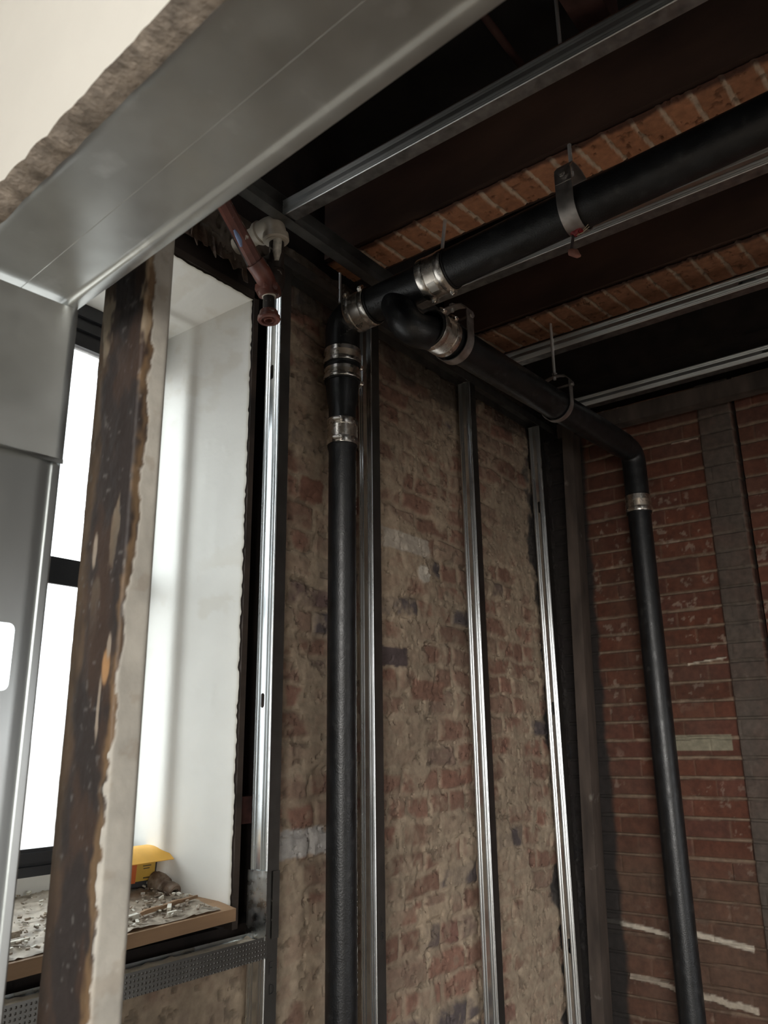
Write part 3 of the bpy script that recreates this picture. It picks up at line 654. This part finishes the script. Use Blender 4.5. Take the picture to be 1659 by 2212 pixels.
# jamb stud
HO = .46
stud('jamb_stud', tuple(c0 + hd*.001 - hp*.0 + Vector((0, 0, FL))), Z, hp, hd, EYE+HZ-.004, .152, .041,
     [(EYE + at(12, 1418, 'Y', .955).z, .020)], 'steel jamb stud at the left of the opening, with a rounded cut-out showing daylight', 'stud', None, hole_off=HO, cen=(.21, .78), hwid=.39, webm=mat('jamb_web', (.52, .54, .535), .36, 1, .05, 8, rvar=.05, stretch=(1, 1, .2)), flm=GALV)
stud('jamb_stud', tuple(c0 - hd*2.45 + Vector((0, 0, FL))), Z, hp, -hd, EYE+HZ-.004, .152, .041, [], 'steel jamb stud at the far right side of the opening, outside the view', 'stud', None, flm=GALV)
# plasterboard on the near face: above the header and left of the jamb, with a broken edge
nf = hs + hp*HWD
b = MB(); n = 260; rs = np.random.RandomState(5)
Lw = 3.2; tt = np.linspace(0, Lw, n+1); rag = (fbm(tt, tt*0, .05, 501)-.5)*.012 + (fbm(tt, tt*0, .012, 503)-.5)*.008
Wt = .028
vs = []
for i in range(n+1):
    p = nf + hd*tt[i]; e0 = -.004 + rag[i]*.6; e1 = -.001 + rag[i]
    vs += [p + Z*e0, p + hp*Wt*.5 + Z*(e1-.003), p + hp*Wt + Z*(e1+.002), p + hp*Wt + Z*.70, p + Z*.70]
core_f, face_f = [], []
for i in range(n):
    for k in range(5): (core_f if k in (0, 1) else face_f).append((5*i+k, 5*i+(k+1) % 5, 5*i+5+(k+1) % 5, 5*i+5+k))
part = thing('wall_partition', tuple(nf), None, None); part['kind'] = 'structure'
MB().add(vs, face_f).build('board_face', WHITE, part, ang=25)
MB().add(vs, core_f).build('board_edge', CORE, part, ang=60)
MB().frame_box(c0 + hp*(HWD+.001) + hd*.0 + Vector((0, 0, FL)), hd, hp, Z, .62, .016, EYE+.585).build('board_face', WHITE, part)
MB().frame_box(hs - hd*.4 - Z*(EYE+.59), hd, hp, Z, .5, .17, EYE+.59+.7).build('board_face', WHITE, part)
MB().frame_box(hs + Z*.07 - hd*.2, hd, hp, Z, 3.3, .012, 1.6).build('board_face', mat('dark_board', (.05, .045, .04), .9), part)

# ================================================================== OLD POST with tar and peeling paint
px0, py0 = .622, .912      # near-left corner of the post
sA_ = np.arange(-.106, .048+.0001, .002); zz = np.arange(FL, .80, .004)
s_, z_ = np.meshgrid(sA_, zz, indexing='ij')
rc = .006
xx = np.where(s_ < 0, px0, px0 + s_); yy = np.where(s_ < 0, py0 - s_, py0)
cm = np.abs(s_) < rc; ang_ = np.clip((s_+rc)/(2*rc), 0, 1)*PI/2
xx = np.where(cm, px0+rc-rc*np.cos(ang_), xx); yy = np.where(cm, py0+rc-rc*np.sin(ang_), yy)
# outer end of the pale face rolls away
e_ = np.clip((s_-.038)/.012, 0, 1); yy = yy + .012*(1-np.sqrt(1-e_**2*.98)); 
nx = np.where(s_ < 0, -1., 0.); ny = np.where(s_ < 0, 0., -1.)
edge = -.002 + (fbm(z_, z_*0, .05, 601)-.5)*.018 + (vn(z_, s_, .010, 603)-.5)*.006 + .018*ss(-.15, .42, z_)
pnt = ss(-.001, .0015, s_ - edge)
low = ss(.62, .2, z_)
n1 = fbm(s_, z_*.35, .02, 605); n2 = fbm(s_, z_*.5, .045, 607); n3 = fbm(s_, z_, .012, 609)
cb = np.ones(s_.shape+(3,))*np.array((.030, .022, .020))
cb = mix(cb, (.055, .032, .022), ss(.45, .62, n2)*.8)
cb = mix(cb, (.20, .13, .075), ss(-.075, -.100, s_ + (n1-.5)*.03)*.55*ss(-.4, .1, z_))
cb = mix(cb, (.35, .28, .20), ss(.60, .68, fbm(s_, z_*.3, .03, 611))*ss(.1, .5, z_)*.9)
cb = mix(cb, (.16, .15, .14), ss(.72, .80, n3)*.5)
cb = mix(cb, (.40, .25, .12), ss(.012, .0, np.abs(s_-edge+.006)+(n1-.5)*.02)*.35)
cw_ = np.ones(s_.shape+(3,))*np.array((.46, .435, .385)); cw_ = cw_*(1+.16*(fbm(s_, z_*.4, .03, 613)-.5)[..., None]*2); cw_ = mix(cw_, (.36, .31, .25), ss(.6, .7, fbm(s_, z_, .03, 615))*.5)
# old orange-brown scars in the tar
for (pxx, pyy, hh_, ww) in ((228, 1440, .028, .010), (235, 1395, .02, .006), (205, 1190, .03, .006), (212, 1530, .05, .004)):
    q = at(pxx, pyy, 'X', px0); sq = -(q.y-py0); dd = np.hypot((s_-sq)/ww, (z_-q.z)/hh_); cb = mix(cb, (.46, .26, .12) if pyy == 1440 else (.36, .30, .24), (1-ss(.6, 1, dd))*.9)
cols_ = mix(cb, cw_, np.zeros_like(pnt))*(1-pnt[..., None]) + cw_*pnt[..., None]
dsp = .0016*pnt + .0022*(n1-.5)*(1-pnt) + .0014*(n3-.5)*(1-pnt)
pos = np.stack([xx+nx*dsp, yy+ny*dsp, z_], -1)
n, m = pos.shape[:2]; g = MB(); g.v = [tuple(p) for p in pos.reshape(-1, 3).tolist()]; g.f = [(i*m+j, (i+1)*m+j, (i+1)*m+j+1, i*m+j+1) for i in range(n-1) for j in range(m-1)]
nb = len(g.v)
bx1, by1 = px0+.052, py0+.106
g.add([(px0, by1, FL), (bx1, by1, FL), (bx1, py0+.012, FL), (px0, by1, .80), (bx1, by1, .80), (bx1, py0+.012, .80), (px0+.008, py0+.01, .80)], [(0, 1, 4, 3), (1, 2, 5, 4), (3, 4, 5, 6)])
cc = np.concatenate([cols_.reshape(-1, 3), np.full((7, 3), .06)])
g.build('old_post', STONE, label='old timber post, tarred brown with peeling cream paint, before the window', cat='post', cols=cc)

# ================================================================== PIPEWORK
PX = 1.735
def hz_(y): return 1.291 + (1.48-y)*.047
# main soil stack and horizontal run: separate pipes joined by couplings
def pipe(pts, r, name, label, group=None, bend=None, parent=None, hub=True):
    p_ = bent(pts, bend) if bend else pts
    b = MB(); b.tube(p_, r, 40)
    if parent is not None: return b.build(name, IRON, parent)
    return b.build(name, IRON, label=label, cat='pipe', group=group)
VY = 1.48
stack = thing('soil_stack', (PX, VY, FL), 'vertical black cast iron soil pipe with raised lettering, against the brick', 'pipe')
b = MB(); b.revolve((PX, VY, FL), Z, [(0, .041), (EYE+.845, .041), (EYE+.855, .0435), (EYE+.872, .0435), (EYE+.873, .03)], 48, (True, True)); b.build('pipe_barrel', IRON, stack)
# raised cast lettering wrapped round the barrel, reading downwards
def wrap_text(txt, size, cx_, cy_, r, ang0, z0, parent, m_, down=True):
    vs, fs = text_pts(txt, size, .0004)
    out = []
    for v in vs:
        a_ = ang0 + v.y/r; rr = r + .0002 + (v.z+.0004)*1.2; out.append((cx_ + rr*math.cos(a_), cy_ + rr*math.sin(a_), z0 - v.x))
    MB().add(out, fs).build('raised_lettering', m_, parent)
LETM = mat('pale_lettering', (.16, .15, .13), .5, 0, .2, 60)
ang_edge = math.atan2(-1.0, .62)       # just round the right-hand edge seen from the room
for tx, zc in (('CHARLOTTE', .82), ('CHARLOTTE', .30), ('PIPE CO  3 NH', -.02), ('ASTM A 888  CISPI 301', -.32)):
    wrap_text(tx, .030, PX, VY, .041, math.radians(-58), zc, stack, LETM)
# stack offset fitting above the coupling
MB().revolve((PX, VY, .955), Z, [(-.03, .04), (0, .041), (.03, .0415), (.06, .047), (.10, .0505), (.135, .052), (.136, .03)], 44, (True, True)).build('pipe_reducer', IRON, label='short black reducer fitting above the lower band clamp', cat='pipe fitting')
el = MB(); el.tube(bent([(PX, VY, 1.12), (PX, VY, 1.285), (PX, 1.37, hz_(1.37))], .13, 16), .0545, 44); el_o = el.build('pipe_elbow', IRON, label='black cast iron quarter bend turning the vertical pipe into the overhead run', cat='pipe elbow')
# horizontal run, far piece (with wye) and near piece
run = thing('horizontal_pipe', (PX, 1.24, hz_(1.24)), 'short overhead black pipe with wye branch, between the two bright band clamps', 'pipe')
MB().tube([(PX, 1.385, hz_(1.385)), (PX, 1.13, hz_(1.13))], .0535, 44).build('pipe_barrel', IRON, run)
wy = bent([(PX+.005, 1.275, hz_(1.27)-.01), (1.705, 1.205, 1.150), (1.835, 1.18, 1.178)], .085, 14)
MB().tube(wy, [.050]*len(wy), 36).build('wye_branch', IRON, run)
MB().revolve((PX, 1.135, hz_(1.135)), (0, -1, -.0), [(0, .05), (0, .0565), (.012, .0565), (.013, .05)], 40).build('hub_bead', IRON, run)
MB().tube([(PX, 1.12, hz_(1.12)), (PX, -1.4, hz_(-1.4))], .0565, 44).build('horizontal_pipe', IRON, label='big overhead black cast iron pipe running toward the upper right', cat='pipe')
# raised lettering on the fitting: little cast marks
def marks(parent, c, ax, r, a0, a1, t0, t1, n, seed):
    rs_ = random.Random(seed); b = MB(); c = Vector(c); ax = Vector(ax).normalized(); e1 = Vector((0,0,-1)); e1 = (e1-ax*e1.dot(ax)).normalized(); e2 = ax.cross(e1)
    for i in range(n):
        t_ = t0+(t1-t0)*i/n; a_ = math.radians(a0+(a1-a0)*i/n); d_ = e1*math.cos(a_)+e2*math.sin(a_); tg = -e1*math.sin(a_)+e2*math.cos(a_)
        o_ = c+ax*t_+d_*(r-.0005)
        for k in range(rs_.choice((2, 3))):
            u_ = (ax*rs_.uniform(-1, 1)+tg*rs_.uniform(-1, 1)).normalized(); q = o_+ax*rs_.uniform(-.003, .003)+tg*rs_.uniform(-.004, .004)
            b.tube([q, q+u_*rs_.uniform(.003, .007)], .0009, 6)
    b.build('raised_lettering', IRON, parent)
marks(run, (PX, 1.35, hz_(1.35)), (0, -1, .047), .0535, -52, -46, 0, .16, 15, 3)
marks(el_o, (PX, 1.45, 1.235), (.0, -.7, .7), .0545, -60, -25, -.02, .05, 12, 4)

def coupling(c, ax, L_, r, label, screw_dir, n_bands=2, lab=True, group='stainless band couplings'):
    c = Vector(c); ax = Vector(ax).normalized(); t = thing('band_clamp', tuple(c-ax*L_/2), label, 'pipe clamp', group)
    o_ = c-ax*L_/2
    MB().revolve(o_, ax, [(-.004, r-.006), (-.004, r-.0015), (0, r-.001), (L_, r-.001), (L_+.004, r-.0015), (L_+.004, r-.006)], 48).build('rubber_sleeve', RUBBER, t)
    pr = []; n_ = 15; a0 = L_*.30; a1 = L_*.70
    for i in range(n_):
        f = a0+(a1-a0)*i/n_; g_ = (a1-a0)/n_; pr += [(f, r), (f+g_*.25, r+.0011), (f+g_*.6, r+.0011), (f+g_*.85, r)]
    MB().revolve(o_, ax, [(.002, r)]+pr+[(L_-.002, r)], 96).build('corrugated_shield', STEEL, t)
    sd = Vector(screw_dir); sd = (sd-ax*sd.dot(ax)).normalized(); tg = ax.cross(sd)
    for k in range(n_bands):
        f = L_*(.15 if k == 0 else .85); hw = L_*.125
        band = MB(); band.revolve(o_, ax, [(f-hw, r+.0005), (f-hw, r+.0018), (f-hw*.8, r+.0024), (f+hw*.8, r+.0024), (f+hw, r+.0018), (f+hw, r+.0005)], 64); bo_ = band.build('clamp_band', STEEL, t)
        q = o_+ax*f+sd*(r+.007)
        sc_ = MB(); sc_.revolve(q-tg*.013, tg, [(0, .0001), (0, .0045), (.003, .005), (.004, .0068), (.022, .0068), (.023, .004), (.030, .004), (.030, .0001)], 16); sc_.frame_box(q-ax*.007-tg*.007-sd*.007, ax, tg, sd, .014, .02, .008)
        sc_.build('worm_screw', STEEL, bo_)
        for aa in (1.2, 2.1):
            d_ = (sd*math.cos(aa)+tg*math.sin(aa)); MB().revolve(o_+ax*f+d_*(r+.002), d_, [(0, .0026), (.0012, .0024), (.0018, .0001)], 10).build('rivet', STEEL, bo_)
    if lab:
        e_ = MB(); n_ = 8; vs = []; a_s = [.62+.5*i/n_ for i in range(n_+1)]
        lo_, hi_ = L_*.32, L_*.60
        for a_ in a_s:
            d_ = sd*math.cos(a_*-1)+tg*math.sin(a_*-1)
            for x_ in (lo_, hi_): vs += [o_+ax*x_+d_*(r+.0012), o_+ax*x_+d_*(r+.002)]
        fs = []
        for i in range(n_):
            k = 4*i; fs += [(k+1, k+3, k+7, k+5), (k, k+4, k+6, k+2), (k, k+1, k+5, k+4), (k+3, k+2, k+6, k+7)]
        fs += [(0, 2, 3, 1), (4*n_, 4*n_+1, 4*n_+3, 4*n_+2)]
        e_.add(vs, fs).build('stamped_label', LABELM, t)
    return t
coupling((PX, 1.395, hz_(1.395)), (0, -1, .047), .082, .0585, 'bright stainless band clamp at the top of the elbow with two worm screws', (-.75, .1, .75))
coupling((PX, 1.115, hz_(1.115)), (0, -1, .047), .092, .0605, 'bright stainless band clamp on the overhead pipe, above the wye branch', (.4, 0, -1), lab=True)
coupling((PX, VY, 1.155), (0, 0, 1), .052, .0575, 'dull band clamp directly under the elbow on the vertical pipe', (1, -.4, 0), 1, False)
coupling((PX, VY, 1.095), (0, 0, 1), .040, .0565, 'second dull band clamp under the elbow, just above the reducer', (1, -.5, 0), 1, False)
coupling((PX, VY, .905), (0, 0, 1), .085, .0455, 'lower band clamp on the vertical pipe with screws at its left side', (-.85, -.35, 0), 2, False)

# second run toward the right wall
P2 = lambda x: (x, 1.18-(x-1.82)*.0424, 1.178+(x-1.82)*.01)
MB().tube([P2(1.84), P2(3.13)], .0535, 40).build('horizontal_pipe', IRON, label='dark black pipe running to the right wall behind the ring hanger', cat='pipe')
MB().tube(bent([P2(3.10), (3.235, 1.12, 1.192), (3.235, 1.12, .99)], .10, 12), .049, 36).build('pipe_elbow', IRON, label='black elbow at the right wall above its dull band clamp', cat='pipe elbow')
MB().revolve((3.235, 1.12, FL), Z, [(0, .047), (EYE+.935, .047), (EYE+.936, .03)], 40, (True, True)).build('soil_pipe', IRON, label='vertical black pipe standing before the right brick wall', cat='pipe')
coupling((1.825, 1.18, 1.178), (1, -.042, .01), .085, .058, 'dull band clamp on the wye branch beneath the overhead pipe', (-.2, -.6, .8), 2, False)
coupling((3.235, 1.12, .955), (0, 0, 1), .075, .052, 'dull band clamp on the vertical pipe at the right brick wall', (1, .4, 0), 1, True)

# hangers
def clevis(c, r, ax, ztop, label, wide=.028):
    """band hanger: U strap below, bent yoke above, rod to the ceiling. ax: pipe axis"""
    c = Vector(c); ax = Vector(ax).normalized(); side = ax.cross(Z).normalized(); t = thing('pipe_hanger', (c.x, c.y, c.z-r), label, 'pipe hanger', 'clevis pipe hangers')
    def strap(pts, w_, th, name, m_=HANG):
        b = MB(); vs = []; n = len(pts)
        for i, p in enumerate(pts):
            d = (Vector(pts[min(i+1, n-1)])-Vector(pts[max(i-1, 0)])).normalized(); nn = Vector((-d.y, d.x))
            for e in (0, th):
                q = Vector(p)+nn*e
                for w2 in (-w_/2, w_/2): vs.append(c+side*q.x+Z*q.y+ax*w2)
        fs = []
        for i in range(n-1):
            k = 4*i; fs += [(k, k+1, k+5, k+4), (k+3, k+2, k+6, k+7), (k+1, k+3, k+7, k+5), (k+2, k, k+4, k+6)]
        fs += [(0, 2, 3, 1), (4*n-4, 4*n-3, 4*n-1, 4*n-2)]
        return b.add(vs, fs).build(name, m_, t)
    R_ = r+.004
    strap([(-R_, R_*1.35), (-R_, R_*.4)]+[(R_*math.cos(a), R_*math.sin(a)) for a in [PI+PI*k/20 for k in range(21)]]+[(R_, R_*.4), (R_, R_*1.35)], wide, -.003, 'strap')
    strap([(R_+.004, R_*.75), (R_+.004, R_*1.45), (R_*.72, R_*1.85), (R_*.25, R_*1.98), (-R_*.25, R_*1.98), (-R_*.72, R_*1.85), (-R_-.004, R_*1.45), (-R_-.004, R_*.75)], wide*.95, .0035, 'yoke')
    MB().tube([c+side*(-R_-.014)+Z*R_*1.12, c+side*(R_+.014)+Z*R_*1.12], .0045, 14).build('cross_bolt', HANG, t)
    for s_ in (-1, 1): MB().revolve(c+side*s_*(R_+.007)+Z*R_*1.12, side*s_, [(0, .001), (0, .009), (.006, .009), (.006, .001)], 6).build('bolt_head', HANG, t)
    MB().revolve(c+Z*(R_*1.98+.002), Z, [(0, .0105), (.009, .0105), (.009, .001)], 6, (True, False)).build('nut', HANG, t)
    MB().tube([c+Z*(R_*1.75), (c.x, c.y, ztop)], .0055, 14).build('rod', RODM, t)
    return t
clevis((PX, .685, hz_(.685)), .057, (0, -1, .047), 2.115, 'grey clevis hanger gripping the big overhead pipe on a long bright rod', .046)
clevis(P2(2.56), .055, (1, -.042, .01), 1.53, 'dark round ring hanger on the pipe to the right wall', .024)
clevis(P2(1.905), .0575, (1, -.042, .01), 1.30, 'hanger around the branch pipe, just behind the bright clamp', .035)
# stub rods
MB().tube([(1.787, 1.115, 1.535), (1.783, 1.135, 1.375)], .0055, 12).build('threaded_rod', RODM, label='short steel rod dropping from the brick soffit behind the upper bright clamp', cat='rod', group='short ceiling rods')
MB().tube([(1.742, 1.497, 1.47), (1.742, 1.497, 1.36)], .0045, 12).build('threaded_rod', RODM, label='small rod above the elbow beside the wall track', cat='rod', group='short ceiling rods')

# tied red tag and foam lump below the hanger
q = at(1243, 505, 'X', PX)
t = thing('hanging_tag', tuple(q), 'scrap of dark red tape and string tied under the clevis hanger', 'tag')
MB().tube([q+Vector((0, .012, .012)), q+Vector((0, .0, .0)), q+Vector((0, -.014, .010)), q+Vector((0, -.016, -.002))], [.007, .009, .009, .006], 12).build('tape', REDT, t)
for (d1, d2) in ((Vector((0, -.002, -.004)), Vector((0, -.036, .012))), (Vector((0, .0, -.006)), Vector((0, -.038, .004)))): MB().tube([q+d1, q+(d1+d2)/2+Vector((0, 0, -.004)), q+d2], .0008, 6).build('string', STRING, t)
q2 = at(1240, 545, 'X', PX)
b = MB(); b.tube([q+Vector((0, .006, -.002)), q2+Vector((0, .006, .012))], .004, 8); b.build('tie', mat('dark_tie', (.03, .02, .02), .8), t)
t = MB(); t.tube([q2+Vector((0, .012, .012)), q2+Vector((0, .008, .004)), q2+Vector((0, -.003, -.004)), q2+Vector((0, -.010, -.014)), q2+Vector((0, -.016, -.017))], [.004, .010, .011, .007, .003], 12)
t.build('foam_lump', PINK, label='small pinkish brown lump dangling below the clevis hanger', cat='lump')

# ================================================================== OLD PIPES at the window head
t = thing('old_water_pipe', (1.36, 1.42, 1.10), 'old red brown painted pipe slanting down to a tee with hex nut and open spout', 'pipe')
MB().tube([(1.045, 1.42, 1.505), (1.325, 1.42, 1.232)], .0205, 8).build('slanting_pipe', REDP, t)
MB().tube([(1.085, 1.452, 1.520), (1.360, 1.452, 1.245)], .0215, 20).build('pipe_unlit_side', BLKP, t)  # black tube standing in for the unlit side of the slanting red pipe
MB().tube(bent([(1.30, 1.42, 1.252), (1.345, 1.42, 1.222), (1.355, 1.42, 1.175)], .03, 8), [.026]*11, 20).build('tee_body', REDP, t)
MB().revolve((1.385, 1.44, 1.262), (-.10, 0, -1), [(-.03, .02), (-.02, .034), (0, .036), (.03, .038), (.055, .034), (.06, .02)], 24, (True, True)).build('valve_body', BLKP, t)
MB().revolve((1.357, 1.425, 1.210), (0, 0, -1), [(0, .030), (.004, .036), (.020, .037), (.026, .034), (.026, .018)], 6, (True, False)).build('hex_nut', REDP, t)
MB().revolve((1.356, 1.42, 1.187), (0, 0, -1), [(0, .012), (0, .0185), (.004, .0195), (.008, .0185), (.012, .0195), (.016, .0185), (.016, .012)], 24).build('white_collar', DEBW, t)
MB().revolve((1.356, 1.42, 1.182), (0, 0, -1), [(0, .0155), (.06, .0155)], 24).build('spout_pipe', BLKP, t)
MB().revolve((1.357, 1.42, 1.130), (.02, -.06, -1), [(0, .016), (.002, .024), (.014, .026), (.018, .030), (.026, .031), (.030, .029), (.030, .021), (.024, .019), (.024, .0135), (.030, .0125), (.0305, .0105), (.012, .010), (.010, .001)], 32).build('spout_rim', REDP, t)
b = MB(); q0 = Vector((1.22, 1.3995, 1.335)); 
b.tube([at(506, 497, 'Y', 1.403), at(512, 508, 'Y', 1.4005), at(518, 520, 'Y', 1.4005), at(521, 533, 'Y', 1.403)], [.003, .0062, .0066, .0035], 10); b.build('blue_paint', BLUE, t)
t = thing('ivory_elbow', (1.375, 1.42, 1.30), 'old ivory coloured pipe elbow above the red brown pipe, stained and paint covered', 'pipe elbow')
MB().tube(bent([(1.366, 1.485, 1.402), (1.366, 1.415, 1.405), (1.372, 1.415, 1.350)], .04, 14), .0305, 32, caps=True).build('elbow_body', PVC, t)
MB().revolve((1.370, 1.415, 1.378), (.08, 0, -1), [(0, .030), (.004, .036), (.022, .037), (.026, .034), (.026, .022)], 32).build('socket_rim', PVC, t)
MB().revolve((1.366, 1.480, 1.402), (0, -1, .03), [(0, .029), (.002, .034), (.012, .035), (.016, .030)], 32).build('socket_rim', PVC, t)
MB().tube([(1.366, 1.585, 1.400), (1.366, 1.47, 1.403)], .0255, 28).build('spigot', PVC, t)
MB().tube([(1.374, 1.415, 1.37), (1.382, 1.42, 1.27)], .021, 24).build('riser', BLKP, t)
MB().tube([(1.366, 1.402, 1.362), (1.364, 1.402, 1.31), (1.366, 1.404, 1.285)], [.012, .012, .006], 16).build('paint_run', DEBW, t)

# ================================================================== RIGHT CORNER: timber and ledger
MB().add([(3.22, 1.462, FL), (3.30, 1.462, FL), (3.30, 1.512, FL), (3.22, 1.512, FL), (3.21, 1.375, 1.40), (3.29, 1.375, 1.40), (3.29, 1.425, 1.40), (3.21, 1.425, 1.40)],
         [(0,3,2,1),(4,5,6,7),(0,1,5,4),(1,2,6,5),(2,3,7,6),(3,0,4,7)]).build('corner_post', WOODC, label='weathered grey brown timber stud standing in the dark room corner', cat='post')
MB().box((3.235, -1.5, 1.335), (3.30, 1.46, 1.405)).build('ledger_board', WOODC, label='grey brown timber ledger along the top of the right brick wall', cat='ledger')

for o in bpy.data.objects:
    if '_o' in o: del o['_o']
